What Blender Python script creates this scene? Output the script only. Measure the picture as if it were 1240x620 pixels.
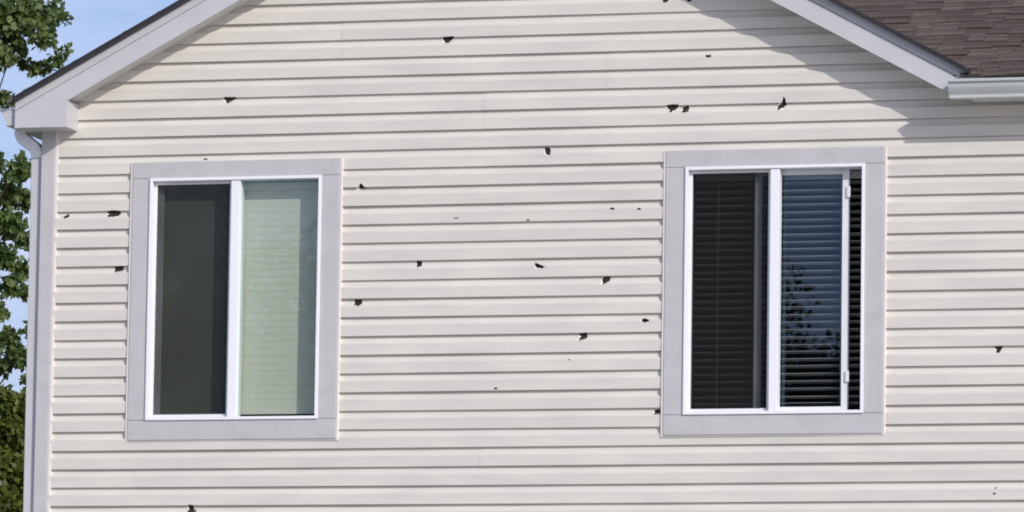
import bpy, bmesh, math, random
import numpy as np
from mathutils import Vector, Matrix
from mathutils.geometry import delaunay_2d_cdt

random.seed(7); np.random.seed(7)
sc = bpy.context.scene
for o in list(bpy.data.objects): bpy.data.objects.remove(o)

# ------------------------------------------------------------------ camera
F_PX = 7500.0
CAM = Vector((8.72850713, -31.9872123, 1.6))
PITCH, YAW, ROLL = 0.118162366, -0.266389445, 0.0145611
_fw = Vector((math.sin(YAW)*math.cos(PITCH), math.cos(YAW)*math.cos(PITCH), math.sin(PITCH)))
_rt = Vector((math.cos(YAW), -math.sin(YAW), 0)); _up = _rt.cross(_fw)
RT = math.cos(ROLL)*_rt + math.sin(ROLL)*_up
UP = -math.sin(ROLL)*_rt + math.cos(ROLL)*_up
FW = _fw
cam = bpy.data.cameras.new('camera'); camo = bpy.data.objects.new('camera', cam)
sc.collection.objects.link(camo)
camo.matrix_world = Matrix(((RT.x, UP.x, -FW.x, CAM.x), (RT.y, UP.y, -FW.y, CAM.y), (RT.z, UP.z, -FW.z, CAM.z), (0, 0, 0, 1)))
cam.sensor_width = 36; cam.lens = 36*F_PX/1240; cam.clip_start = 0.5; cam.clip_end = 3000
sc.camera = camo

def at(u, v, y):
    """photo pixel -> point on the vertical plane at depth y"""
    d = RT*((u-620)/F_PX) - UP*((v-310)/F_PX) + FW
    t = (y-CAM.y)/d.y
    return CAM + d*t

# ------------------------------------------------------------------ light
SUN = Vector((1.10, -1.0, 0.75)).normalized()          # towards the sun
EL = math.asin(SUN.z)
w = bpy.data.worlds.new('World'); sc.world = w; w.use_nodes = True
nt = w.node_tree
sky = nt.nodes.new('ShaderNodeTexSky'); sky.sky_type = 'NISHITA'; sky.sun_disc = False
sky.sun_elevation = EL; sky.sun_rotation = math.atan2(SUN.x, SUN.y)
sky.air_density = 1.0; sky.dust_density = 2.0; sky.ozone_density = 6.0
bg = nt.nodes['Background']; bg.inputs['Strength'].default_value = 0.14
# thin high cloud all over the sky
wtc = nt.nodes.new('ShaderNodeTexCoord'); wmp = nt.nodes.new('ShaderNodeMapping'); wmp.inputs['Scale'].default_value = (9, 9, 22)
wnz = nt.nodes.new('ShaderNodeTexNoise'); wnz.inputs['Scale'].default_value = 1.6; wnz.inputs['Detail'].default_value = 6; wnz.inputs['Roughness'].default_value = .6
wmr = nt.nodes.new('ShaderNodeMapRange'); wmr.inputs['From Min'].default_value = .40; wmr.inputs['From Max'].default_value = .72; wmr.inputs['To Min'].default_value = .12; wmr.inputs['To Max'].default_value = .8
wmx = nt.nodes.new('ShaderNodeMix'); wmx.data_type = 'RGBA'
nt.links.new(wtc.outputs['Generated'], wmp.inputs['Vector']); nt.links.new(wmp.outputs[0], wnz.inputs['Vector']); nt.links.new(wnz.outputs[0], wmr.inputs['Value'])
nt.links.new(wmr.outputs[0], wmx.inputs[0]); wti = nt.nodes.new('ShaderNodeVectorMath'); wti.operation = 'MULTIPLY'; wti.inputs[1].default_value = (1.0, .93, .98); nt.links.new(sky.outputs[0], wti.inputs[0]); nt.links.new(wti.outputs[0], wmx.inputs[6]); wmx.inputs[7].default_value = (5.5, 5.5, 7.0, 1)
nt.links.new(wmx.outputs[2], bg.inputs['Color'])
sl = bpy.data.lights.new('sun', 'SUN'); sl.energy = 2.85; sl.angle = math.radians(0.6); sl.color = (1.0, 0.95, 0.88)
so = bpy.data.objects.new('sun', sl); sc.collection.objects.link(so)
so.rotation_euler = SUN.to_track_quat('Z', 'Y').to_euler(); so.location = (20, -18, 18)
vs = sc.view_settings; vs.view_transform = 'Standard'; vs.look = 'None'; vs.gamma = 1; vs.use_curve_mapping = False
vs.exposure = 0.08
try:
    sc.cycles.filter_width = 1.9
except Exception: pass

# ------------------------------------------------------------------ helpers
C = sc.collection
def tag(o, label=None, cat=None, group=None, kind=None):
    if label: o['label'] = label
    if cat: o['category'] = cat
    if group: o['group'] = group
    if kind: o['kind'] = kind
    return o
def empty(name, loc=(0, 0, 0)):
    o = bpy.data.objects.new(name, None); C.objects.link(o); o.location = loc; o.empty_display_size = .2
    return o
def link(name, me, m, parent=None, smooth=False):
    o = bpy.data.objects.new(name, me); C.objects.link(o)
    if m is not None and not me.materials: me.materials.append(m)
    if parent is not None:
        o.parent = parent
        p = parent; off = Vector((0, 0, 0))
        while p is not None: off += p.location; p = p.parent
        o.location = -off
    if smooth: me.shade_smooth()
    return o
def mesh(name, verts, faces):
    me = bpy.data.meshes.new(name); me.from_pydata([tuple(v) for v in verts], [], faces); me.update(); return me
class MB:
    def __init__(s): s.v = []; s.f = []
    def box(s, x0, x1, y0, y1, z0, z1):
        n = len(s.v)
        s.v += [(x0, y0, z0), (x1, y0, z0), (x1, y1, z0), (x0, y1, z0), (x0, y0, z1), (x1, y0, z1), (x1, y1, z1), (x0, y1, z1)]
        s.f += [[n+i for i in q] for q in ((0, 3, 2, 1), (4, 5, 6, 7), (0, 1, 5, 4), (1, 2, 6, 5), (2, 3, 7, 6), (3, 0, 4, 7))]
        return s
    def prism_y(s, poly, y0, y1):
        """polygon in (x,z), counter-clockwise seen from the front (-y)"""
        n = len(s.v); k = len(poly)
        s.v += [(x, y0, z) for x, z in poly] + [(x, y1, z) for x, z in poly]
        s.f.append([n+i for i in range(k)]); s.f.append([n+k+i for i in reversed(range(k))])
        for i in range(k): j = (i+1) % k; s.f.append([n+j, n+i, n+k+i, n+k+j])
        return s
    def prism_x(s, poly, x0, x1, close=True):
        """polygon in (y,z)"""
        n = len(s.v); k = len(poly)
        s.v += [(x0, y, z) for y, z in poly] + [(x1, y, z) for y, z in poly]
        if close: s.f.append([n+i for i in range(k)]); s.f.append([n+k+i for i in reversed(range(k))])
        for i in range(k if close else k-1): j = (i+1) % k; s.f.append([n+j, n+i, n+k+i, n+k+j])
        return s
    def tube(s, pts, rad, n=8, rect=None):
        base = len(s.v); P = [Vector(p) for p in pts]; m = n
        for i, p in enumerate(P):
            t = (P[min(i+1, len(P)-1)]-P[max(i-1, 0)]).normalized()
            a = Vector((0, 1, 0)) if abs(t.y) < .9 else Vector((1, 0, 0))
            b = t.cross(a).normalized(); a = b.cross(t).normalized()
            r = rad[i] if isinstance(rad, (list, tuple)) else rad
            if rect:
                m = 4
                for sx, sy in ((1, 1), (-1, 1), (-1, -1), (1, -1)): s.v.append(tuple(p+b*sx*rect[0]+a*sy*rect[1]))
            else:
                for k in range(n): q = 2*math.pi*k/n; s.v.append(tuple(p+(b*math.cos(q)+a*math.sin(q))*r))
        for i in range(len(P)-1):
            for k in range(m):
                A = base+i*m+k; B = base+i*m+(k+1) % m; s.f.append([A, B, B+m, A+m])
        s.f.append([base+k for k in reversed(range(m))]); s.f.append([base+(len(P)-1)*m+k for k in range(m)])
        return s
    def build(s, name, m, parent=None, bevel=0, smooth=False, fix=True):
        me = mesh(name, s.v, s.f)
        if fix or bevel:
            bm = bmesh.new(); bm.from_mesh(me)
            if fix: bmesh.ops.recalc_face_normals(bm, faces=bm.faces)
            if bevel:
                bmesh.ops.bevel(bm, geom=[e for e in bm.edges if e.is_manifold and e.calc_face_angle(0) > .5], offset=bevel, segments=2, affect='EDGES', profile=.6)
            bm.to_mesh(me); bm.free()
        return link(name, me, m, parent, smooth)

# ------------------------------------------------------------------ materials
def mat(name, base, rough=.5, var=.06, scale=6.0, rand=0.0, bump=0.0, bscale=80.0, stretch=(1, 1, 1), base2=None, spec=.5, metallic=0):
    m = bpy.data.materials.new(name); m.use_nodes = True; t = m.node_tree; N = t.nodes; L = t.links
    b = N['Principled BSDF']; b.inputs['Roughness'].default_value = rough
    b.inputs['Specular IOR Level'].default_value = spec; b.inputs['Metallic'].default_value = metallic
    tc = N.new('ShaderNodeTexCoord'); mp = N.new('ShaderNodeMapping'); mp.inputs['Scale'].default_value = stretch
    L.new(tc.outputs['Object'], mp.inputs['Vector'])
    nz = N.new('ShaderNodeTexNoise'); nz.inputs['Scale'].default_value = scale; nz.inputs['Detail'].default_value = 5
    L.new(mp.outputs[0], nz.inputs['Vector'])
    cr = N.new('ShaderNodeValToRGB')
    b2 = base2 or tuple(c*(1-2*var) for c in base)
    cr.color_ramp.elements[0].position = .3; cr.color_ramp.elements[1].position = .7
    cr.color_ramp.elements[0].color = (*b2, 1); cr.color_ramp.elements[1].color = (*base, 1)
    L.new(nz.outputs[0], cr.inputs[0])
    out = cr.outputs[0]
    if rand:
        oi = N.new('ShaderNodeObjectInfo'); mr = N.new('ShaderNodeMapRange')
        mr.inputs['To Min'].default_value = 1-rand; mr.inputs['To Max'].default_value = 1+rand*.6
        L.new(oi.outputs['Random'], mr.inputs['Value'])
        mx = N.new('ShaderNodeVectorMath'); mx.operation = 'SCALE'
        L.new(out, mx.inputs[0]); L.new(mr.outputs[0], mx.inputs['Scale']); out = mx.outputs[0]
    L.new(out, b.inputs['Base Color'])
    if bump:
        n2 = N.new('ShaderNodeTexNoise'); n2.inputs['Scale'].default_value = bscale; n2.inputs['Detail'].default_value = 3
        L.new(mp.outputs[0], n2.inputs['Vector'])
        bp = N.new('ShaderNodeBump'); bp.inputs['Strength'].default_value = bump; bp.inputs['Distance'].default_value = .004
        L.new(n2.outputs[0], bp.inputs['Height']); L.new(bp.outputs[0], b.inputs['Normal'])
    return m

M = {}
M['siding'] = mat('cream_vinyl', (.675, .645, .585), .40, scale=2.4, base2=(.60, .577, .53), rand=.02, bump=.10, bscale=9, stretch=(1, 3, 5), spec=.4)
M['jtrim'] = mat('cream_channel', (.73, .70, .645), .42, var=.02, spec=.4)
M['trim'] = mat('grey_blue_trim', (.50, .49, .495), .45, scale=9, base2=(.45, .442, .445), bump=.05, bscale=30)
M['fascia'] = mat('pale_grey_fascia', (.53, .53, .545), .45, scale=5, base2=(.485, .487, .50), bump=.06, bscale=14)
M['white'] = mat('white_vinyl', (.80, .81, .84), .35, var=.02)
M['sash'] = mat('sash_vinyl', (.74, .76, .76), .4, var=.03)
M['gutter'] = mat('gutter_metal', (.52, .545, .545), .32, scale=4, var=.04, spec=.5)
M['drip'] = mat('dark_drip_edge', (.022, .02, .024), .5, var=.1)
M['felt'] = mat('sheathing_felt', (.055, .036, .028), .9, var=.3, scale=30)
M['deck'] = mat('roof_deck', (.12, .10, .09), .9)
M['soffit'] = mat('soffit_vinyl', (.62, .61, .58), .5, var=.03)
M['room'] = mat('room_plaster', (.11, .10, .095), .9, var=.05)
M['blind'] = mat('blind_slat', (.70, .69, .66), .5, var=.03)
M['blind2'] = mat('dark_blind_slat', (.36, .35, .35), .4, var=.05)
M['grass'] = mat('lawn_grass', (.085, .12, .04), .9, scale=.8, base2=(.045, .075, .02), bump=.6, bscale=30)

def shingle_mat():
    m = bpy.data.materials.new('brown_shingle'); m.use_nodes = True; t = m.node_tree; N = t.nodes; L = t.links
    b = N['Principled BSDF']; b.inputs['Roughness'].default_value = .92; b.inputs['Specular IOR Level'].default_value = .2
    tc = N.new('ShaderNodeTexCoord')
    n1 = N.new('ShaderNodeTexNoise'); n1.inputs['Scale'].default_value = 5; n1.inputs['Detail'].default_value = 6; n1.inputs['Roughness'].default_value = .7
    mpn = N.new('ShaderNodeMapping'); mpn.inputs['Scale'].default_value = (.8, 9, 9)
    n2 = N.new('ShaderNodeTexNoise'); n2.inputs['Scale'].default_value = 260; n2.inputs['Detail'].default_value = 2
    geo = N.new('ShaderNodeNewGeometry')
    L.new(tc.outputs['Object'], mpn.inputs['Vector']); L.new(mpn.outputs[0], n1.inputs['Vector']); L.new(tc.outputs['Object'], n2.inputs['Vector'])
    ad = N.new('ShaderNodeMath'); ad.operation = 'MULTIPLY_ADD'; oi = N.new('ShaderNodeObjectInfo'); sm = N.new('ShaderNodeMath'); sm.operation = 'ADD'; L.new(geo.outputs['Random Per Island'], sm.inputs[0]); L.new(oi.outputs['Random'], sm.inputs[1])
    fc = N.new('ShaderNodeMath'); fc.operation = 'FRACT'; L.new(sm.outputs[0], fc.inputs[0]); L.new(fc.outputs[0], ad.inputs[0]); ad.inputs[1].default_value = .17
    L.new(n1.outputs[0], ad.inputs[2])
    a2 = N.new('ShaderNodeMath'); a2.operation = 'MULTIPLY_ADD'; L.new(n2.outputs[0], a2.inputs[0]); a2.inputs[1].default_value = .5; L.new(ad.outputs[0], a2.inputs[2])
    cr = N.new('ShaderNodeValToRGB'); e = cr.color_ramp.elements
    e[0].position = .55; e[0].color = (.048, .037, .031, 1); e[1].position = 1.0; e[1].color = (.165, .134, .112, 1)
    k = cr.color_ramp.elements.new(.8); k.color = (.098, .077, .066, 1)
    sb = N.new('ShaderNodeMath'); sb.operation = 'MULTIPLY'; sb.inputs[1].default_value = .95; L.new(a2.outputs[0], sb.inputs[0])
    L.new(sb.outputs[0], cr.inputs[0]); L.new(cr.outputs[0], b.inputs['Base Color'])
    bp = N.new('ShaderNodeBump'); bp.inputs['Strength'].default_value = .7; bp.inputs['Distance'].default_value = .003
    L.new(n2.outputs[0], bp.inputs['Height']); L.new(bp.outputs[0], b.inputs['Normal'])
    return m
M['shingle'] = shingle_mat()

def glass_mat(name, tint, refl):
    m = bpy.data.materials.new(name); m.use_nodes = True; t = m.node_tree; N = t.nodes; L = t.links
    N.remove(N['Principled BSDF'])
    tr = N.new('ShaderNodeBsdfTransparent'); tr.inputs['Color'].default_value = (*tint, 1)
    gl = N.new('ShaderNodeBsdfGlossy'); gl.inputs['Roughness'].default_value = .0; gl.inputs['Color'].default_value = (.55, .78, 1, 1)
    tc = N.new('ShaderNodeTexCoord'); nz = N.new('ShaderNodeTexNoise'); nz.inputs['Scale'].default_value = 3
    L.new(tc.outputs['Object'], nz.inputs['Vector'])
    bp = N.new('ShaderNodeBump'); bp.inputs['Strength'].default_value = .015; bp.inputs['Distance'].default_value = .002
    L.new(nz.outputs[0], bp.inputs['Height']); L.new(bp.outputs[0], gl.inputs['Normal'])
    fr = N.new('ShaderNodeFresnel'); ge = N.new('ShaderNodeNewGeometry'); io = N.new('ShaderNodeMapRange')
    io.inputs['To Min'].default_value = 1.5; io.inputs['To Max'].default_value = 1/1.5      # same reflectance on both faces of the sheet
    L.new(ge.outputs['Backfacing'], io.inputs['Value']); L.new(io.outputs[0], fr.inputs['IOR'])
    mr = N.new('ShaderNodeMath'); mr.operation = 'MULTIPLY'; mr.inputs[1].default_value = refl; mr.use_clamp = True
    L.new(fr.outputs[0], mr.inputs[0])
    mx = N.new('ShaderNodeMixShader'); L.new(mr.outputs[0], mx.inputs[0]); L.new(tr.outputs[0], mx.inputs[1]); L.new(gl.outputs[0], mx.inputs[2])
    L.new(mx.outputs[0], N['Material Output'].inputs['Surface'])
    return m
M['glass'] = glass_mat('window_glass', (.862, .892, .85), 1.1)
M['clear'] = glass_mat('sash_glass', (.90, .925, .935), 1.1)
def screen_mat():
    m = bpy.data.materials.new('insect_mesh'); m.use_nodes = True; t = m.node_tree; N = t.nodes; L = t.links
    b = N['Principled BSDF']; b.inputs['Base Color'].default_value = (.014, .015, .016, 1); b.inputs['Roughness'].default_value = .9; b.inputs['Specular IOR Level'].default_value = .05
    tr = N.new('ShaderNodeBsdfTransparent'); mx = N.new('ShaderNodeMixShader'); mx.inputs[0].default_value = .60
    tc = N.new('ShaderNodeTexCoord'); nz = N.new('ShaderNodeTexNoise'); nz.inputs['Scale'].default_value = 2.5; L.new(tc.outputs['Object'], nz.inputs['Vector'])
    mr = N.new('ShaderNodeMapRange'); mr.inputs['To Min'].default_value = .56; mr.inputs['To Max'].default_value = .80; L.new(nz.outputs[0], mr.inputs['Value'])
    L.new(mr.outputs[0], mx.inputs[0])
    L.new(tr.outputs[0], mx.inputs[1]); L.new(b.outputs[0], mx.inputs[2]); L.new(mx.outputs[0], N['Material Output'].inputs['Surface'])
    return m
M['screen'] = screen_mat()
def leaf_mat(name, c0, c1):
    m = bpy.data.materials.new(name); m.use_nodes = True; t = m.node_tree; N = t.nodes; L = t.links
    b = N['Principled BSDF']; b.inputs['Roughness'].default_value = .5; b.inputs['Specular IOR Level'].default_value = .4
    g = N.new('ShaderNodeNewGeometry'); cr = N.new('ShaderNodeValToRGB')
    cr.color_ramp.elements[0].color = (*c0, 1); cr.color_ramp.elements[1].color = (*c1, 1)
    L.new(g.outputs['Random Per Island'], cr.inputs[0]); L.new(cr.outputs[0], b.inputs['Base Color'])
    tl = N.new('ShaderNodeBsdfTranslucent'); L.new(cr.outputs[0], tl.inputs['Color'])
    mx = N.new('ShaderNodeMixShader'); mx.inputs[0].default_value = .42
    L.new(b.outputs[0], mx.inputs[1]); L.new(tl.outputs[0], mx.inputs[2]); L.new(mx.outputs[0], N['Material Output'].inputs['Surface'])
    return m
M['leaf'] = leaf_mat('green_leaf', (.05, .095, .02), (.20, .26, .08))
M['leaf2'] = leaf_mat('olive_leaf', (.06, .09, .012), (.19, .22, .04))
M['leaf3'] = leaf_mat('far_leaf', (.03, .06, .02), (.08, .12, .035))
M['bark'] = mat('bark', (.11, .085, .06), .9, var=.25, scale=14, stretch=(1, 1, .2), bump=.8, bscale=30)

# ------------------------------------------------------------------ ground
lawn = mesh('lawn', [(-400, -500, 0), (400, -500, 0), (400, 500, 0), (-400, 500, 0)], [[0, 1, 2, 3]])
tag(link('lawn', lawn, M['grass']), kind='structure')

bounce_me = mesh('bounce_slab', [(-9, -44, .004), (16, -44, .004), (16, -.6, .004), (-9, -.6, .004)], [[0, 1, 2, 3]])  # unseen pale slab, added to bounce sunlight up into the wall's shade
tag(link('bounce_slab', bounce_me, mat('pale_bounce', (.50, .48, .45), .85, var=.08, scale=2)), kind='structure')

# ------------------------------------------------------------------ the house
PIT = .1016; Z0 = 4.599+.006            # one siding course; underside of course 0
S = .54                                  # roof pitch (rise per run)
AX, ABOT, ATOP = -.10, 7.703, 7.872      # gable apex: x, fascia bottom, fascia top (front edge)
OH = .20                                 # overhang of the fascia in front of the wall
XL, XR = -2.69, 6.5                      # house corners
DEP = 5.0
EAVE_SOF = 6.312                         # soffit height under the right eave
def zbot(x): return ABOT-S*abs(x-AX)
def ztop(x): return ATOP-S*abs(x-AX)

house = empty('house', (1.9, 0, 0))
tag(house, 'pale vinyl-sided house with a gable, two sliding windows and a brown shingle roof', 'house')

WIN = [dict(x0=-2.155, x1=-.966, z0=4.555, z1=6.086), dict(x0=.855, x1=2.05, z0=4.555, z1=6.086)]
JW = .013
# sheathing behind the siding, with the two window openings left free
mb = MB(); Y0, Y1 = .002, .10
op = [(a['x0']+.10, a['x1']-.10, a['z0']+.10, a['z1']-.085) for a in WIN]
zs0, zs1 = op[0][2], op[0][3]
mb.box(XL+.01, XR-.01, Y0, Y1, .0, zs0)
mb.box(XL+.01, op[0][0], Y0, Y1, zs0, zs1); mb.box(op[0][1], op[1][0], Y0, Y1, zs0, zs1); mb.box(op[1][1], XR-.01, Y0, Y1, zs0, zs1)
gx = 2.62
mb.prism_y([(XL+.01, zs1), (XR-.01, zs1), (XR-.01, 6.33), (gx, 6.33), (gx, zbot(gx)+.05), (AX, ABOT+.05), (XL+.01, zbot(XL)+.05)], Y0, Y1)
wall = mb.build('wall', M['felt'], house)
# other walls of the shell (side and rear)
mb = MB(); mb.box(XL, XL+.1, .101, DEP, 0, 6.33); mb.build('side_wall', M['siding'], house)
mb = MB(); mb.box(XR-.1, XR, .101, DEP, 0, 6.33)
mb.build('side_wall', M['siding'], house)
mb = MB(); mb.box(XL+.101, XR-.101, DEP-.1, DEP, 0, 6.33); mb.build('rear_wall', M['siding'], house)

# --- siding courses: dutch-lap profile, each length its own panel, hail holes cut through
PROF = [(0, -.0190), (.004, -.0194), (.020, -.0200), (.040, -.0213), (.0575, -.0228), (.0600, -.0215), (.0660, -.0135), (.0735, -.0075), (.083, -.0035), (.098, -.0014), (.110, -.0004)]
PU = [p[0] for p in PROF]; PY = [p[1] for p in PROF]
def prof(u): return float(np.interp(u, PU, PY))

HOLES = []     # wall-space polygons (x,z)
def hole(u, v, pts):
    HOLES.append([(p.x, p.z) for p in (at(u+a*1.1, v+b*1.1, -.008) for a, b in pts)])
rh = random.Random(3)
def blob(u, v, w_, h_, n=9, sk=0):
    pts = []
    for i in range(n):
        a = 2*math.pi*i/n; r = rh.uniform(.72, 1.12)
        pts.append((math.cos(a)*w_/2*r+sk*math.sin(a)*h_/2, math.sin(a)*h_/2*r))
    hole(u, v, pts)
hole(543, 48, [(-6, -3), (0, -3.5), (7, -4), (4, 0), (1, 4), (-2, 6), (-6, 4)])
hole(276, 121, [(-4.5, -3), (2, -3), (10, -3.2), (4, 1.5), (0, 4), (-3, 6), (-4, 2)])
hole(663, 184, [(-3, -6), (2, -5), (4, -1), (4, 4), (0, 5), (-4, 1)])
hole(438, 226.5, [(-4, 1), (-2, -2.5), (0, -4), (2, -2), (4.5, 1), (1, 2.5), (-2, 2.5)])
hole(858, 68, [(-4, -1), (3, -1.5), (4, 1), (0, 2), (-4, 1.5)])
hole(815, 132, [(-7, -4), (0, -5), (7, -5), (4, 0), (0, 3), (-2, 6), (-5, 4)])
hole(829.5, 132.5, [(-2, -3), (3, -4.5), (5, -2), (4, 3), (-1, 5), (-5, 4), (-4, 1)])
hole(946, 127, [(-6, 2), (-2, -1), (2, -4), (3, -9), (5.5, -6), (6, 1), (3, 6), (-3, 7)])
hole(138, 259.5, [(-9, -3), (-2, -4.5), (7, -4), (8, 1), (3, 4), (-6, 4)])
hole(80, 262, [(-4, 1), (0, -1), (3, -3), (3.5, 1), (0, 3), (-4, 2.5)])
hole(144, 326, [(-6, -3), (4, -4), (6, 0), (3, 4), (-4, 4)])
hole(434, 367, [(-4.5, -4), (4, -4), (4, 1), (0, 5), (-4, 3)])
hole(507.5, 321, [(-3, -5), (3, -5), (3, 0), (1, 4), (-2, 3)])
hole(654, 322, [(-6, -4), (-1, -2), (8, 1.5), (3, 3.5), (-5, 3)])
hole(733, 340, [(-5, -1), (-1, -5), (6, -5), (5, 0), (1, 4), (-5, 5)])
hole(706, 408, [(-5, -4), (4, -5), (5, 0), (2, 4), (-3, 5)])
hole(781, 388.5, [(-5.5, 0), (-1, -3), (5, -1), (6, 1), (0, 2.8)])
hole(795.5, 499, [(-6, -1), (0, -3.5), (7, -3), (6, 1), (-3, 3)])
hole(1209, 424, [(-5, -4), (5, -4.5), (3, 0), (1, 5), (-3, 3)])
hole(231, 617, [(-2, -5.5), (2.5, -5), (3, -1), (7, 2), (3, 6), (-5, 6), (-6, 2), (-3, 0)])
hole(87, 150, [(-4, 0), (0, -3), (3, -1), (3, 3), (-2, 3)])
for u, v, a, b in ((742, 252.5, 6, 3), (774.5, 253, 5, 2.4), (601, 470.5, 4, 3), (640, 266.5, 4, 2), (553, 264, 6, 1.6), (249, 192.5, 5, 2), (806.5, 1, 7, 5), (835.5, 1, 6, 4), (1204.5, 598, 4, 2.2), (1206, 591, 3, 2), (690, 436, 3, 1.4)):
    blob(u, v, a, b)

def inpoly(x, z, poly):
    c = False; n = len(poly); j = n-1
    for i in range(n):
        xi, zi = poly[i]; xj, zj = poly[j]
        if (zi > z) != (zj > z) and x < (xj-xi)*(z-zi)/(zj-zi)+xi: c = not c
        j = i
    return c

rj = random.Random(11)
def plank(k, xa, xb, dy, za_cut=None):
    """course k between xa and xb; the gable slope cuts its ends"""
    zb = Z0+k*PIT; sag = rj.uniform(-.0008, .0008); rp = random.Random(k//2*17+3); ph = [rp.uniform(0, 6.28) for _ in range(4)]
    def wob(x): return .0016*math.sin(x*1.25+ph[0])+.0012*math.sin(x*3.3+ph[1])+.0007*math.sin(x*7.1+ph[2]+k)
    def zwob(x): return .0016*math.sin(x*.8+ph[3]+.6*(k % 2))
    topu = PU[-1]
    def lim(z):           # x limits at height z
        zz = max(z, zb)
        lo, hi = xa, xb
        d = (ABOT+.03-zz)/S
        if AX-d > lo: lo = min(AX-d, hi)
        if xb <= 2.605 and AX+d+.11 < hi: hi = max(AX+d+.11, lo)
        return lo, hi
    umax = topu
    if xb > 2.605 and zb+topu > EAVE_SOF: umax = EAVE_SOF-zb
    lo, hi = lim(zb)
    if hi-lo < .03 or umax < .01: return None
    us = [u for u in PU if u < umax-.002]+[umax]
    holes = [h for h in HOLES if min(p[1] for p in h) < zb+umax and max(p[1] for p in h) > zb and min(p[0] for p in h) < hi and max(p[0] for p in h) > lo]
    V = []; E_ = []; 
    prev = None
    for u in us:
        a, b = lim(zb+u)
        if b-a < .004: break
        xs = [a]+[q*.4 for q in range(int(a/.4)-1, int(b/.4)+2) if a+.05 < q*.4 < b-.05]+[b]
        n = len(V)
        V += [Vector((x, zb+u)) for x in xs]; ids = list(range(n, n+len(xs)))
        E_ += [(ids[i], ids[i+1]) for i in range(len(ids)-1)]
        if prev: E_ += [(prev[0], ids[0]), (prev[-1], ids[-1])]
        prev = ids
    for h in holes:
        n = len(V); V += [Vector(p) for p in h]; E_ += [(n+i, n+(i+1) % len(h)) for i in range(len(h))]
    if holes or True:
        ov, oe, of, *_ = delaunay_2d_cdt(V, E_, [], 0, 1e-6)
    P3 = []; keep = []
    for v in ov:
        u = v.y-zb
        py = prof(min(max(u, 0), topu)); P3.append((v.x, py+dy+wob(v.x)*min(1, -py/.016)+sag, v.y+zwob(v.x)))
    for f in of:
        cx = sum(ov[i].x for i in f)/len(f); cz = sum(ov[i].y for i in f)/len(f)
        if cz < zb or cz > zb+umax: continue
        a, b = lim(cz)
        if cx < a-1e-5 or cx > b+1e-5: continue
        if any(inpoly(cx, cz, h) for h in holes): continue
        keep.append(list(f))
    # butt return underneath, broken away where a hole crosses the lower edge
    bx = [lo, hi]; gaps = []
    for h in holes:
        if min(p[1] for p in h) < zb < max(p[1] for p in h):
            c = []
            for i in range(len(h)):
                (x1, z1), (x2, z2) = h[i], h[(i+1) % len(h)]
                if (z1 > zb) != (z2 > zb): c.append(x1+(x2-x1)*(zb-z1)/(z2-z1))
            if len(c) >= 2: gaps.append((max(min(c), lo), min(max(c), hi)))
    gaps.sort(); cur = lo; segs = []
    for g in gaps:
        if g[0] > cur: segs.append((cur, g[0]))
        cur = max(cur, g[1])
    if cur < hi: segs.append((cur, hi))
    for a, b in segs:
        n = len(P3)
        sx = [a]+[q*.4 for q in range(int(a/.4)-1, int(b/.4)+2) if a+.05 < q*.4 < b-.05]+[b]
        for x in sx:
            yy = prof(0)+dy+wob(x)+sag; zq = zb+zwob(x)
            P3 += [(x, yy, zq), (x, yy+.0150, zq+.0012), (x, yy+.0150, zq+.010)]
        for q in range(len(sx)-1):
            m3 = n+3*q; keep += [[m3, m3+3, m3+4, m3+1], [m3+1, m3+4, m3+5, m3+2]]
    used = sorted({i for f in keep for i in f}); mp = {i: j for j, i in enumerate(used)}
    me = mesh('siding_panel', [P3[i] for i in used], [[mp[i] for i in f] for f in keep])
    bm = bmesh.new(); bm.from_mesh(me)
    for f in bm.faces:
        if f.normal.y > .02 and f.calc_center_median().z > zb+.002: f.normal_flip()
    bm.to_mesh(me); bm.free()
    return link('siding_panel', me, M['siding'], wall)

def torn(h, n_big):
    cx = sum(p[0] for p in h)/len(h); cz = sum(p[1] for p in h)/len(h); V = []; Fs = []
    pts = []
    for i in range(len(h)):                      # finer outline
        (x1, z1), (x2, z2) = h[i], h[(i+1) % len(h)]
        pts += [(x1, z1), ((x1+x2)/2, (z1+z2)/2)]
    m_ = len(pts)
    for x, z in pts:
        u = (z-Z0) % PIT; y = prof(u)
        s_ = rh.uniform(.55, .95) if z < cz+.004 else rh.uniform(.9, 1.0)
        yi = y+rh.uniform(.004, .011)*(1-s_)/.3
        V += [(x, y+.0004, z), (cx+(x-cx)*s_, min(yi, .0005), cz+(z-cz)*s_)]
    for i in range(m_):
        j = (i+1) % m_
        if abs(pts[i][1]-pts[j][1]) < .03 and abs(V[2*i][1]-V[2*j][1]) < .012: Fs.append([2*i, 2*j, 2*j+1, 2*i+1])
    if Fs: link('torn_edge', mesh('torn_edge', V, Fs), M['jtrim'], wall)
for h in HOLES[:21]: torn(h, 0)

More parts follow.
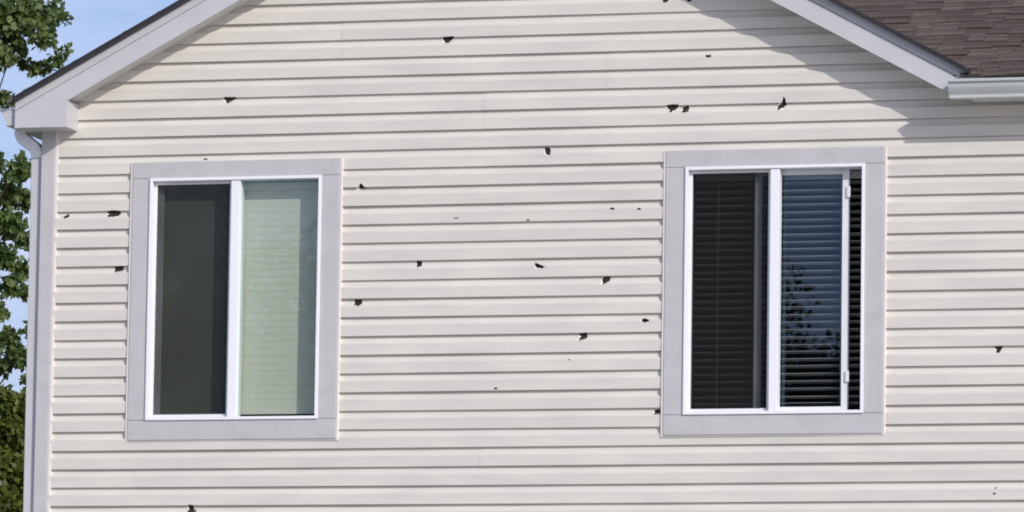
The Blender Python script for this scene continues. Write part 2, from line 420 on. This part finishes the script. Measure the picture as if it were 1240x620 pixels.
SEAM = {14: [at(720, 180, 0).x], 18: [at(740, 85, 0).x], -2: [at(585, 540, 0).x], -4: [at(168, 590, 0).x, at(820, 590, 0).x], 20: [at(418, 45, 0).x], 16: [at(590, 130, 0).x]}
kwin0, kwin1 = 0, 15      # courses interrupted by the windows
for k in range(-8, 31):
    pair = k-(k % 2); zb = Z0+k*PIT
    beside = zb+.02 > WIN[0]['z0'] and zb < WIN[0]['z1']-.08
    if beside:
        spans = [(XL+.085, WIN[0]['x0']-JW+.004), (WIN[0]['x1']+JW-.004, WIN[1]['x0']-JW+.004), (WIN[1]['x1']+JW-.004, XR-.08)]
    else:
        spans = [(XL+.085, XR-.08)]
    if zb > EAVE_SOF-.02: spans = [(XL+.085, 2.60)]
    elif zb+PIT > EAVE_SOF: spans = [(a, min(b, 2.60)) for a, b in spans]+[(2.592, XR-.08)]
    rs = random.Random(pair*31+5)
    seams = list(SEAM.get(pair, [])); 
    seams += [3.3+rs.uniform(0, .5), 4.6+rs.uniform(0, .5)]
    for xa, xb in spans:
        cuts = [xa]+sorted(s for s in seams if xa+.05 < s < xb-.05)+[xb]
        for i in range(len(cuts)-1):
            plank(k, cuts[i]-(.012 if i else 0), cuts[i+1], -.0011 if i % 2 else 0)
# courses further down the wall, below the picture
mb = MB(); 
n = 0
for k in range(-44, -8):
    zb = Z0+k*PIT
    if zb < .15: continue
    pts = [(p[1], zb+p[0]) for p in PROF]; mb.prism_x([(pts[0][0]+.0135, zb)]+pts, XL+.085, XR-.08, close=False)
lo = mb.build('lower_siding', M['siding'], wall, fix=False); tag(lo, kind='stuff')

# --- corner posts
def corner_post(x, s):
    m_ = MB(); a, b = sorted((x, x+s*.078)); m_.box(a, b, -.026, .06, 0, 6.30)
    o = m_.build('corner_post', M['trim'], house, bevel=.004)
    j = MB(); a, b = sorted((x+s*.0785, x+s*.097)); j.box(a, b, -.0225, .0, 0, 6.30 if s > 0 else 6.30)
    j.build('corner_channel', M['jtrim'], o, bevel=.003)
corner_post(XL, 1); corner_post(XR, -1)

# --- windows
def ring(mb_, x0, x1, z0, z1, t, y0, y1, ts=None):
    a = ts or t
    mb_.box(x0, x0+a, y0, y1, z0, z1); mb_.box(x1-a, x1, y0, y1, z0, z1)
    mb_.box(x0+a, x1-a, y0, y1, z1-t, z1); mb_.box(x0+a, x1-a, y0, y1, z0, z0+t)
def window(i, W):
    x0, x1, z0, z1 = W['x0'], W['x1'], W['z0'], W['z1']
    fx0, fx1, fz0, fz1 = x0+(.103 if i == 0 else .110), x1-.103, z0+.108, z1-.091     # white frame, outer
    T = .017
    mb_ = MB(); ring(mb_, fx0, fx1, fz0, fz1, T, -.042, .098)
    mx = (-1.585, -1.534) if i == 0 else (1.431, 1.481)
    win = mb_.build('window', M['white'], house, bevel=.0025)
    win['label'] = 'sliding window with a pale closed blind' if i == 0 else 'sliding window with dark open blind slats'
    m_ = MB(); m_.box(mx[0], mx[1], -.034, .028, fz0+T+.0005, fz1-T-.0005); m_.build('mullion', M['white'], win, bevel=.003)
    g = .0012
    for nm, (a, b, c, d) in (('trim_board', (x0, x1, fz1, z1)), ('trim_board', (x0, x1, z0, fz0)), ('trim_board', (x0, fx0, fz0+g, fz1-g)), ('trim_board', (fx1, x1, fz0+g, fz1-g))):
        t_ = MB(); t_.box(a, b, -.032, .0, c, d); t_.build(nm, M['trim'], win, bevel=.004)
    # channels that receive the cut siding
    for a, b, c, d in ((x0-JW, x0-.0006, z0-.010, z1+.002), (x1+.0006, x1+JW, z0-.010, z1+.002)):
        t_ = MB(); t_.box(a, b, -.0275, .0, c, d); t_.build('siding_channel', M['jtrim'], win, bevel=.003)
    t_ = MB(); t_.box(x0, x1, -.0265, .0, z0-.010, z0-.0006); t_.build('siding_channel', M['trim'], win, bevel=.002)
    ix0, ix1, iz0, iz1 = fx0+T, fx1-T, fz0+T, fz1-T
    # insect screen in the left half
    sx0, sx1 = ix0+.0006, mx[0]-.0006
    t_ = MB(); ring(t_, sx0, sx1, iz0+.0006, iz1-.0006, .016, -.004, .006)
    scf = t_.build('screen_frame', M['sash'], win)
    t_ = MB(); t_.box(sx0+.016, sx1-.016, .0005, .0015, iz0+.0166, iz1-.0166)
    me = mesh('insect_screen', [(sx0+.016, .001, iz0+.0166), (sx1-.016, .001, iz0+.0166), (sx1-.016, .001, iz1-.0166), (sx0+.016, .001, iz1-.0166)], [[0, 1, 2, 3]])
    link('insect_screen', me, M['screen'], win)
    def pane(a, b, c, d, y, m__):
        t2 = MB(); t2.box(a, b, y, y+.005, c, d); t2.build('pane', m__, win)
    if i == 0:
        pane(mx[1]+.0005, ix1-.0005, iz0+.0005, iz1-.0005, .008, M['glass'])
        sa, sb = ix0+.001, mx[1]-.004
    else:
        sa, sb = 1.330, 1.845
    # sliding sash on the inner track
    t_ = MB(); ring(t_, sa, sb, iz0+.001, iz1-.001, .026, .040, .068, ts=.037)
    sash = t_.build('sash', M['sash'], win, bevel=.003)
    pane(sa+.0375, sb-.0375, iz0+.0275, iz1-.0275, .052, M['clear'] if i else M['glass'])
    if i:
        for zz in (iz1-.125, iz0+.185):
            t_ = MB(); t_.box(sb-.012, sb+.009, .028, .0395, zz-.03, zz+.03); t_.build('latch', M['sash'], win, bevel=.004)
    # dark room behind
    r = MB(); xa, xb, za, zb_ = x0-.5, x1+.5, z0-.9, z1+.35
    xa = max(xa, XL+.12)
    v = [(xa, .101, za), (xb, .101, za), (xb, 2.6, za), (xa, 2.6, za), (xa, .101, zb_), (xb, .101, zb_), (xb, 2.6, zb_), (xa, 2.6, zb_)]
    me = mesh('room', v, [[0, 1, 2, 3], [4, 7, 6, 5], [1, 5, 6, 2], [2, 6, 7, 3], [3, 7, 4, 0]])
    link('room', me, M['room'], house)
    return ix0, ix1, iz0, iz1
inner = [window(i, W) for i, W in enumerate(WIN)]

# --- roof: rake boards, soffits, decks
roof = MB()
TH = .03
def slope_pts(sgn, x_end): return [(AX, ATOP), (x_end, ATOP-S*abs(x_end-AX))]
XE_L = -2.80; XE_R = 2.55
ym0 = -OH
# gable decks (just under the shingles), both slopes
roof.prism_y([(XE_L, ztop(XE_L)-TH), (AX, ATOP-TH), (AX, ATOP-.001), (XE_L, ztop(XE_L)-.001)], -OH+.004, DEP+.2)
YR = -.24+(ATOP-6.41)/S             # main ridge
EY, EZ = -.24, 6.41                 # main eave edge
roof.prism_x([(EY+.03, EZ+.03*S-.012), (YR, ATOP-.012), (YR, ATOP-.045), (EY+.03, EZ+.03*S-.045)], AX+.6 if False else 2.62, XR+.25)
# main front slope left of the eave end, cut along the valley, and right gable slope
def valley_x(y): return AX+(ATOP-(EZ+(y-EY)*S))/S
n = len(roof.v)
roof.v += [(2.62, EY+.03, EZ+.03*S-.012), (2.62, YR, ATOP-.012), (AX, YR, ATOP-.012)]; roof.f += [[n, n+1, n+2]]
n = len(roof.v)
roof.v += [(AX, -OH+.004, ATOP-.001), (XE_R, -OH+.004, ztop(XE_R)-.001), (2.60, EY+.05, ztop(2.60)-.001), (AX, YR, ATOP-.001)]; roof.f += [[n, n+1, n+2, n+3]]
# rear slope
roof.prism_x([(YR, ATOP-.012), (DEP+.2, ATOP-(DEP+.2-YR)*S-.012), (DEP+.2, ATOP-(DEP+.2-YR)*S-.045), (YR, ATOP-.045)], AX, XR+.25)
roofo = roof.build('roof', M['deck'], house, fix=False)

def rake(sgn, x_end, zmin):
    P = lambda lo_, hi_: [(AX, ABOT+lo_), (x_end, max(zbot(x_end)+lo_, zmin)), (x_end, zbot(x_end)+hi_), (AX, ABOT+hi_)]
    b = MB(); p = P(0, .1085)
    if zbot(x_end) < zmin:
        xc = AX+sgn*(ABOT-zmin)/S
        p = [(AX, ABOT), (xc, zmin), (x_end, zmin), (x_end, zbot(x_end)+.1085), (AX, ABOT+.1085)]
    b.prism_y(p, -OH, -OH+.02); f = b.build('rake_board', M['fascia'], house)
    b = MB(); xe2 = x_end if sgn < 0 else 2.548
    b.prism_y([(AX, ABOT+.1125), (xe2, zbot(xe2)+.1125), (xe2, zbot(xe2)+.168), (AX, ABOT+.168)], -OH+.001-(.0025 if sgn > 0 else 0), -OH+.02); b.build('rake_strip', M['fascia'], f)
    b = MB(); b.prism_y(P(.1080, .1130), -OH+.012, -OH+.019); b.build('rake_groove', M['fascia'], f)
    b = MB(); xq = x_end if sgn < 0 else 2.545
    b.prism_y([(AX, ATOP-.010), (xq, ztop(xq)-.010), (xq, ztop(xq)+.014), (AX, ATOP+.014)], -OH-.044, -OH+.0005); b.build('drip_edge', M['drip'], house)
    b = MB(); xs = x_end if sgn < 0 else 2.52
    b.prism_y([(AX, ABOT+.022), (xs, zbot(xs)+.022), (xs, zbot(xs)+.034), (AX, ABOT+.034)], -OH+.0205, .0015)
    b.build('rake_soffit', M['soffit'], house)
rake(-1, -2.787, 6.268); rake(1, 2.452, 6.322)
# boxed return at the foot of the left rake
xr_ = -2.484
b = MB(); b.prism_y([(-2.760, 6.268), (xr_, 6.268), (xr_, zbot(xr_)-.0006), (-2.760, 6.269)], -OH+.0006, -.001)
b.build('eave_return', M['fascia'], house, bevel=.001)
b = MB(); b.box(-2.787, -2.7605, -OH+.0206, -.001, 6.2685, 6.30); b.build('return_soffit', M['soffit'], house)
b = MB(); b.box(-2.787, -2.767, -OH+.021, DEP+.2, 6.285, 6.41); b.build('side_fascia', M['fascia'], house)
b = MB(); b.box(-2.7665, XL-.001, .0, DEP, 6.285, 6.30); b.build('side_soffit', M['soffit'], house)
# right eave: fascia board, soffit, gutter
b = MB(); b.box(2.4525, XR+.25, -OH, -OH+.02, 6.305, 6.425); b.build('eave_fascia', M['fascia'], house)
b = MB(); b.box(2.53, XR+.25, -OH+.0205, -.0005, 6.309, 6.317); b.build('eave_soffit', M['soffit'], house)
GP = [(-.2012, 6.392), (-.2012, 6.300), (-.274, 6.297), (-.276, 6.305), (-.2690, 6.310), (-.2715, 6.316), (-.277, 6.322), (-.288, 6.334), (-.300, 6.350), (-.305, 6.362), (-.306, 6.368), (-.294, 6.371), (-.300, 6.378), (-.318, 6.380), (-.320, 6.391), (-.316, 6.394), (-.308, 6.392), (-.302, 6.376), (-.296, 6.352), (-.272, 6.325), (-.267, 6.303), (-.2042, 6.304), (-.2042, 6.392)]
b = MB(); b.prism_x(GP, 2.4465, XR+.25); gut = b.build('gutter', M['gutter'], house)
b = MB(); b.prism_x([p for p in GP[:16]], 2.4435, 2.4460); b.build('end_cap', M['gutter'], gut)
# left eave gutter and downspout
b = MB()
gp2 = [(-2.7875-(-.2012-y)*.85, z-.012) for y, z in GP]
nn = len(gp2); b.v += [(x, -.17, z) for x, z in gp2]+[(x, DEP+.2, z) for x, z in gp2]
b.f += [list(range(nn)), list(range(2*nn-1, nn-1, -1))]+[[(i+1) % nn, i, nn+i, nn+(i+1) % nn] for i in range(nn)]
gl = b.build('gutter', M['gutter'], house)
b = MB(); k_ = len(gp2[:16]); b.v += [(x, -.1735, z) for x, z in gp2[:16]]+[(x, -.1705, z) for x, z in gp2[:16]]
b.f += [list(range(k_)), list(range(2*k_-1, k_-1, -1))]+[[(i+1) % k_, i, k_+i, k_+(i+1) % k_] for i in range(k_)]
b.build('end_cap', M['gutter'], gl)
b = MB(); b.tube([(-2.727, .040, 6.145), (-2.727, .040, 5.0), (-2.727, .040, .25)], 0, rect=(.031, .041)); ds = b.build('downspout', M['fascia'], house, bevel=.006)
b = MB(); b.tube([(-2.828, .040, 6.285), (-2.828, .040, 6.262), (-2.818, .040, 6.240), (-2.745, .040, 6.185), (-2.730, .040, 6.165), (-2.727, .040, 6.130)], 0, rect=(.033, .043)); b.build('elbow', M['white'], ds, bevel=.005)

# --- shingles
rs = random.Random(21)
def shingle_geo(w_, l_, t_):
    """a tab lying in local (x, up-slope), butt edge at v=0"""
    return [(0, 0, t_), (w_, 0, t_), (w_, l_, .002), (0, l_, .002), (0, 0, 0), (w_, 0, 0), (w_, l_, 0), (0, l_, 0)], [(0, 1, 2, 3), (0, 4, 5, 1), (1, 5, 6, 2), (3, 7, 4, 0)]
cs = 1/math.sqrt(1+S*S); sn = S*cs
EXPO = .108
def main_pt(x, v, h): return (x, EY+v*cs-h*sn, EZ+v*sn+h*cs)
protos = {}
def proto(wi, ti):
    key = (wi, ti)
    if key not in protos:
        vv, ff = shingle_geo(wi*.01-.003, EXPO*1.5, ti*.001)
        me = mesh('shingle', [main_pt(x, v, h) for x, v, h in vv], [list(q) for q in ff])
        me.materials.append(M['shingle']); protos[key] = me
    return protos[key]
field = MB(); count = 0
LS = math.hypot(YR-EY, ATOP-EZ)
rows = int(LS/EXPO)+1
for r in range(rows):
    v0 = r*EXPO; y_ = EY+v0*cs
    xv = max(valley_x(y_+EXPO*cs)-.02, AX)
    x = xv
    while x < XR+.2:
        wi = rs.choice((9, 11, 13, 15, 18, 21)); ti = rs.choice((6, 7, 9, 12, 15))
        wd = wi*.01
        dv = rs.choice((0, 0, -.006, .006, .014, .020))
        if x+wd > xv:
            if r < 16 and x < 4.0 and count < 290:
                o = bpy.data.objects.new('shingle', proto(wi, ti)); C.objects.link(o); o.parent = roofo
                o.location = Vector((x, dv*cs, dv*sn)); count += 1
            else:
                vv, ff = shingle_geo(wd-.003, EXPO*1.5, ti*.001); n = len(field.v)
                field.v += [main_pt(x+a, v0+dv+b_, h) for a, b_, h in vv]; field.f += [[n+i for i in q] for q in ff]
                x += wd; continue
            o.location += Vector((0, v0*cs, v0*sn))
        x += wd
o = field.build('shingle_field', M['shingle'], roofo, fix=False); tag(o, kind='stuff')
# shingles on the two gable slopes (seen edge on), with a slight overhang in front of the rake
for sgn in (-1, 1):
    fld = MB(); L_ = (2.72 if sgn < 0 else 2.60)/cs; rws = int(L_/EXPO)+1
    for r in range(rws):
        e = L_-r*EXPO               # distance from the ridge along the slope of the butt edge
        yend = DEP+.2 if sgn < 0 else min(DEP+.2, max(-.2, YR-(e-EXPO)*cs if True else 0))
        y = -OH-.036+rs.uniform(-.004, .002)
        while y < yend:
            wd = rs.choice((.15, .2, .25, .3)); t_ = rs.choice((.010, .011, .014))
            l2 = min(EXPO*1.5, e); a = e; bq = e-l2
            def P_(d, yy, h): return (AX+sgn*(d*cs+h*sn), yy, ATOP-d*sn+h*cs)
            n = len(fld.v); y2 = min(y+wd-.003, yend)
            fld.v += [P_(a, y, t_+.004), P_(a, y2, t_+.004), P_(bq, y2, .005), P_(bq, y, .005), P_(a, y, -.004), P_(a, y2, -.004), P_(bq, y2, -.004), P_(bq, y, -.004)]
            fld.f += [[n+i for i in q] for q in ((0, 1, 2, 3), (0, 4, 5, 1), (1, 5, 6, 2), (3, 7, 4, 0), (2, 6, 7, 3), (4, 7, 6, 5))]
            y += wd
    o = fld.build('shingle_field', M['shingle'], roofo); tag(o, kind='stuff')

# ------------------------------------------------------------------ blinds hanging in the windows
def blind(i, closed, label):
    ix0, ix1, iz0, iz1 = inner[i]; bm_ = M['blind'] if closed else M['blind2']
    a, b_ = ix0+.006, ix1-.006; yc = .088 if closed else .118
    r = empty('window_blind', ((a+b_)/2, yc, iz1)); tag(r, label, 'blind', 'blinds hanging inside the two windows')
    hr = MB(); hr.box(a, b_, yc-.022, yc+.022, iz1-.045, iz1-.004); hr.build('head_rail', bm_, r, bevel=.003)
    pit = .0395; n_ = int((iz1-iz0-.07)/pit); ang = math.radians(87 if closed else -9)
    me = None; rb = random.Random(i+4)
    for q in range(n_):
        zc = iz1-.065-q*pit
        if me is None:
            m_ = MB(); w2 = .025; prof_ = []
            for s in range(5):
                u = -w2+s*w2/2; prof_.append((u, (.001 if closed else .0035)*(1-(u/w2)**2)))
            th = .0006 if closed else .0012; top = [(u, h+th) for u, h in prof_]; bot = [(u, h-th) for u, h in reversed(prof_)]
            pts = [(u*math.cos(ang)-h*math.sin(ang), u*math.sin(ang)+h*math.cos(ang)) for u, h in top+bot]
            m_.prism_x(pts, a, b_); o = m_.build('slat', bm_, r); me = o.data
            o.location += Vector((0, yc, zc))
        else:
            o = bpy.data.objects.new('slat', me); C.objects.link(o); o.parent = r
            o.location = -r.location+Vector((rb.uniform(-.002, .002), yc, zc+rb.uniform(-.001, .001)))
            o.rotation_euler = (math.radians(rb.uniform(-1, 1)*(.5 if closed else 1.6)), math.radians(rb.uniform(-.08, .08)), 0)
            # rotate about the slat's own axis, not the blind's origin (mesh is centred on y=z=0)
    for fx in (() if closed else (.14, .5, .86)):
        xx = a+(b_-a)*fx; m_ = MB(); yy = yc-.027 if not closed else yc-.010
        m_.box(xx-.0015, xx+.0015, yy-.0008, yy+.0008, iz1-.05-n_*pit, iz1-.045); m_.build('cord', bm_, r)
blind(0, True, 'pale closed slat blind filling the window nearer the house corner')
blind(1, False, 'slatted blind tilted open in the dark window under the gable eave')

# ------------------------------------------------------------------ trees
def leaves(name, centers, m_, parent, size, seed):
    """centers: (x,y,z, rx,ry,rz, count)"""
    g = np.random.default_rng(seed); allp = []
    for (x, y, z, rx, ry, rz, c) in centers:
        d = g.normal(size=(c, 3)); d /= np.linalg.norm(d, axis=1)[:, None]; rr = g.random((c, 1))**.45
        allp.append(np.array([x, y, z])+d*rr*np.array([rx, ry, rz]))
    p = np.concatenate(allp); n_ = len(p)
    ax = g.normal(size=(n_, 3)); ax[:, 2] -= .4; ax /= np.linalg.norm(ax, axis=1)[:, None]
    up = g.normal(size=(n_, 3)); up[:, 2] += 1.0; up[:, 1] -= .4
    sd = np.cross(ax, up); sd /= np.linalg.norm(sd, axis=1)[:, None]; nr = np.cross(sd, ax)
    ln = size*g.uniform(.6, 1.25, (n_, 1)); wd = ln*g.uniform(.3, .45, (n_, 1))
    v = np.stack([p, p+ax*ln*.5+sd*wd+nr*ln*.06, p+ax*ln-nr*ln*.08, p+ax*ln*.5-sd*wd+nr*ln*.06], 1).reshape(-1, 3)
    me = bpy.data.meshes.new(name); me.vertices.add(n_*4); me.vertices.foreach_set('co', v.ravel())
    me.loops.add(n_*4); me.loops.foreach_set('vertex_index', np.arange(n_*4)); me.polygons.add(n_)
    me.polygons.foreach_set('loop_start', np.arange(n_)*4); me.polygons.foreach_set('loop_total', np.full(n_, 4)); me.update(); me.validate()
    return link(name, me, m_, parent)
def px_clump(u, v, y, rpx, c, flat=1.0):
    p = at(u, v, y); r = rpx*(y-CAM.y)/F_PX*1.02
    return (p.x, p.y, p.z, r, r*1.3, r*flat, c)
def grow(trunk_mb, base, top, tips, r0, rg):
    B = Vector(base); T = Vector(top); pts = []; rad = []
    for i in range(9):
        t = i/8; pts.append(B.lerp(T, t)+Vector((rg.uniform(-.06, .06), rg.uniform(-.06, .06), 0))*(1 if i else 0)); rad.append(r0*(1.25-1.05*t) if i else r0*1.5)
    trunk_mb.tube(pts, rad, 9)
    for tip in tips:
        tip = Vector(tip); h = min(max((tip.z-B.z)*rg.uniform(.55, .8)/(T.z-B.z), .2), .97)
        s = B.lerp(T, h); mid = s.lerp(tip, .5)+Vector((rg.uniform(-.12, .12), rg.uniform(-.12, .12), rg.uniform(.05, .3)))
        rr = r0*.26*(1.15-h)
        trunk_mb.tube([s, s.lerp(mid, .5)+Vector((0, 0, .05)), mid, mid.lerp(tip, .6)+Vector((0, 0, .06)), tip], [rr, rr*.75, rr*.5, rr*.3, rr*.12], 6)

rg = random.Random(5)
# broad tree behind the house corner
TY = 9.5
cl = [px_clump(*a) for a in (
    (10, 10, 9.3, 34, 900), (45, 22, 9.6, 24, 420), (52, 44, 9.3, 14, 150), (18, 50, 9.5, 18, 230), (66, 14, 9.9, 16, 110), (5, 68, 9.2, 14, 150),
    (78, 22, 9.5, 9, 26), (30, 76, 9.5, 9, 46), (42, 82, 9.5, 9, 50), (56, 82, 9.6, 9, 46), (68, 74, 9.5, 8, 34), (76, 66, 9.5, 6, 20), (83, 60, 9.6, 5, 14),
    (4, 118, 9.4, 12, 110), (-4, 196, 9.4, 14, 100), (24, 205, 9.2, 17, 260), (8, 232, 9.4, 18, 240), (30, 240, 9.6, 16, 200), (14, 268, 9.3, 20, 300), (32, 290, 9.6, 14, 140),
    (6, 310, 9.3, 16, 230), (26, 328, 9.5, 14, 130), (10, 345, 9.4, 13, 120), (32, 352, 9.5, 9, 60), (2, 378, 9.4, 9, 60), (36, 400, 9.4, 8, 50),
    (10, 412, 9.3, 14, 190), (26, 432, 9.4, 15, 190), (2, 440, 9.4, 14, 150), (34, 458, 9.5, 8, 40))]
rc = random.Random(8)
for _ in range(120):        # the part of the crown left of the picture
    u = rc.uniform(-420, -20); v = rc.uniform(-320, 430)
    if ((u+200)/230)**2+((v-60)/390)**2 < 1: cl.append(px_clump(u, v, rc.uniform(8.6, 11.5), rc.uniform(26, 48), 420))
tr = at(-190, 300, TY)
tree = empty('tree', (tr.x, TY, 0)); tag(tree, 'tall broadleaf tree behind the house corner, its boughs reaching over the rake', 'tree')
tm = MB(); grow(tm, (tr.x, TY, -.1), (tr.x+.2, TY, 8.6), [cl[i][:3] for i in (0, 1, 3, 5, 15, 18, 20, 26, 27)]+[c[:3] for c in cl[34::3]], .17, rg)
tm.build('trunk', M['bark'], tree, smooth=True, fix=False)
leaves('crown', [c[:6]+(int(c[6]*1.05),) for c in cl], M['leaf'], tree, .058, 1)
# lower, yellower tree in front of it
cl2 = [px_clump(*a) for a in ((8, 486, 7, 18, 330), (26, 500, 7.1, 17, 300), (12, 520, 7, 20, 380), (28, 540, 7.2, 18, 300), (6, 560, 7, 20, 380), (24, 580, 7.1, 20, 340), (8, 606, 7, 20, 380), (26, 618, 7.2, 18, 300), (34, 478, 7.2, 8, 50))]
for _ in range(40):
    u = rc.uniform(-330, 30); v = rc.uniform(470, 980)
    if ((u+140)/190)**2+((v-730)/270)**2 < 1: cl2.append(px_clump(u, v, rc.uniform(6.2, 8), rc.uniform(26, 44), 420))
t2 = at(-140, 600, 7)
tree2 = empty('tree', (t2.x, 7, 0)); tag(tree2, 'low olive green tree beside the downspout at the lower edge', 'tree')
tm = MB(); grow(tm, (t2.x, 7, -.1), (t2.x+.1, 7, 4.6), [c[:3] for c in cl2[:9:2]]+[c[:3] for c in cl2[9::3]], .09, rg)
tm.build('trunk', M['bark'], tree2, smooth=True, fix=False)
leaves('crown', [c[:6]+(int(c[6]*1.7),) for c in cl2], M['leaf2'], tree2, .058, 2)
# wood across the street, seen only mirrored in the panes
gw = random.Random(2); cw = []
for i in range(30):
    x = -28+i*.8+gw.uniform(-1, 1); h = 13.2+1.2*math.sin(i*.55)+gw.uniform(-.9, .9)
    for q in (1, 2, 3): cw.append((x+gw.uniform(-1, 1), -62+gw.uniform(-2, 2), h*(.25+.2*q), 1.9, 1.9, 1.6, 4200))
wd_ = leaves('distant_wood', cw, M['leaf3'], None, .13, 6); tag(wd_, kind='stuff')
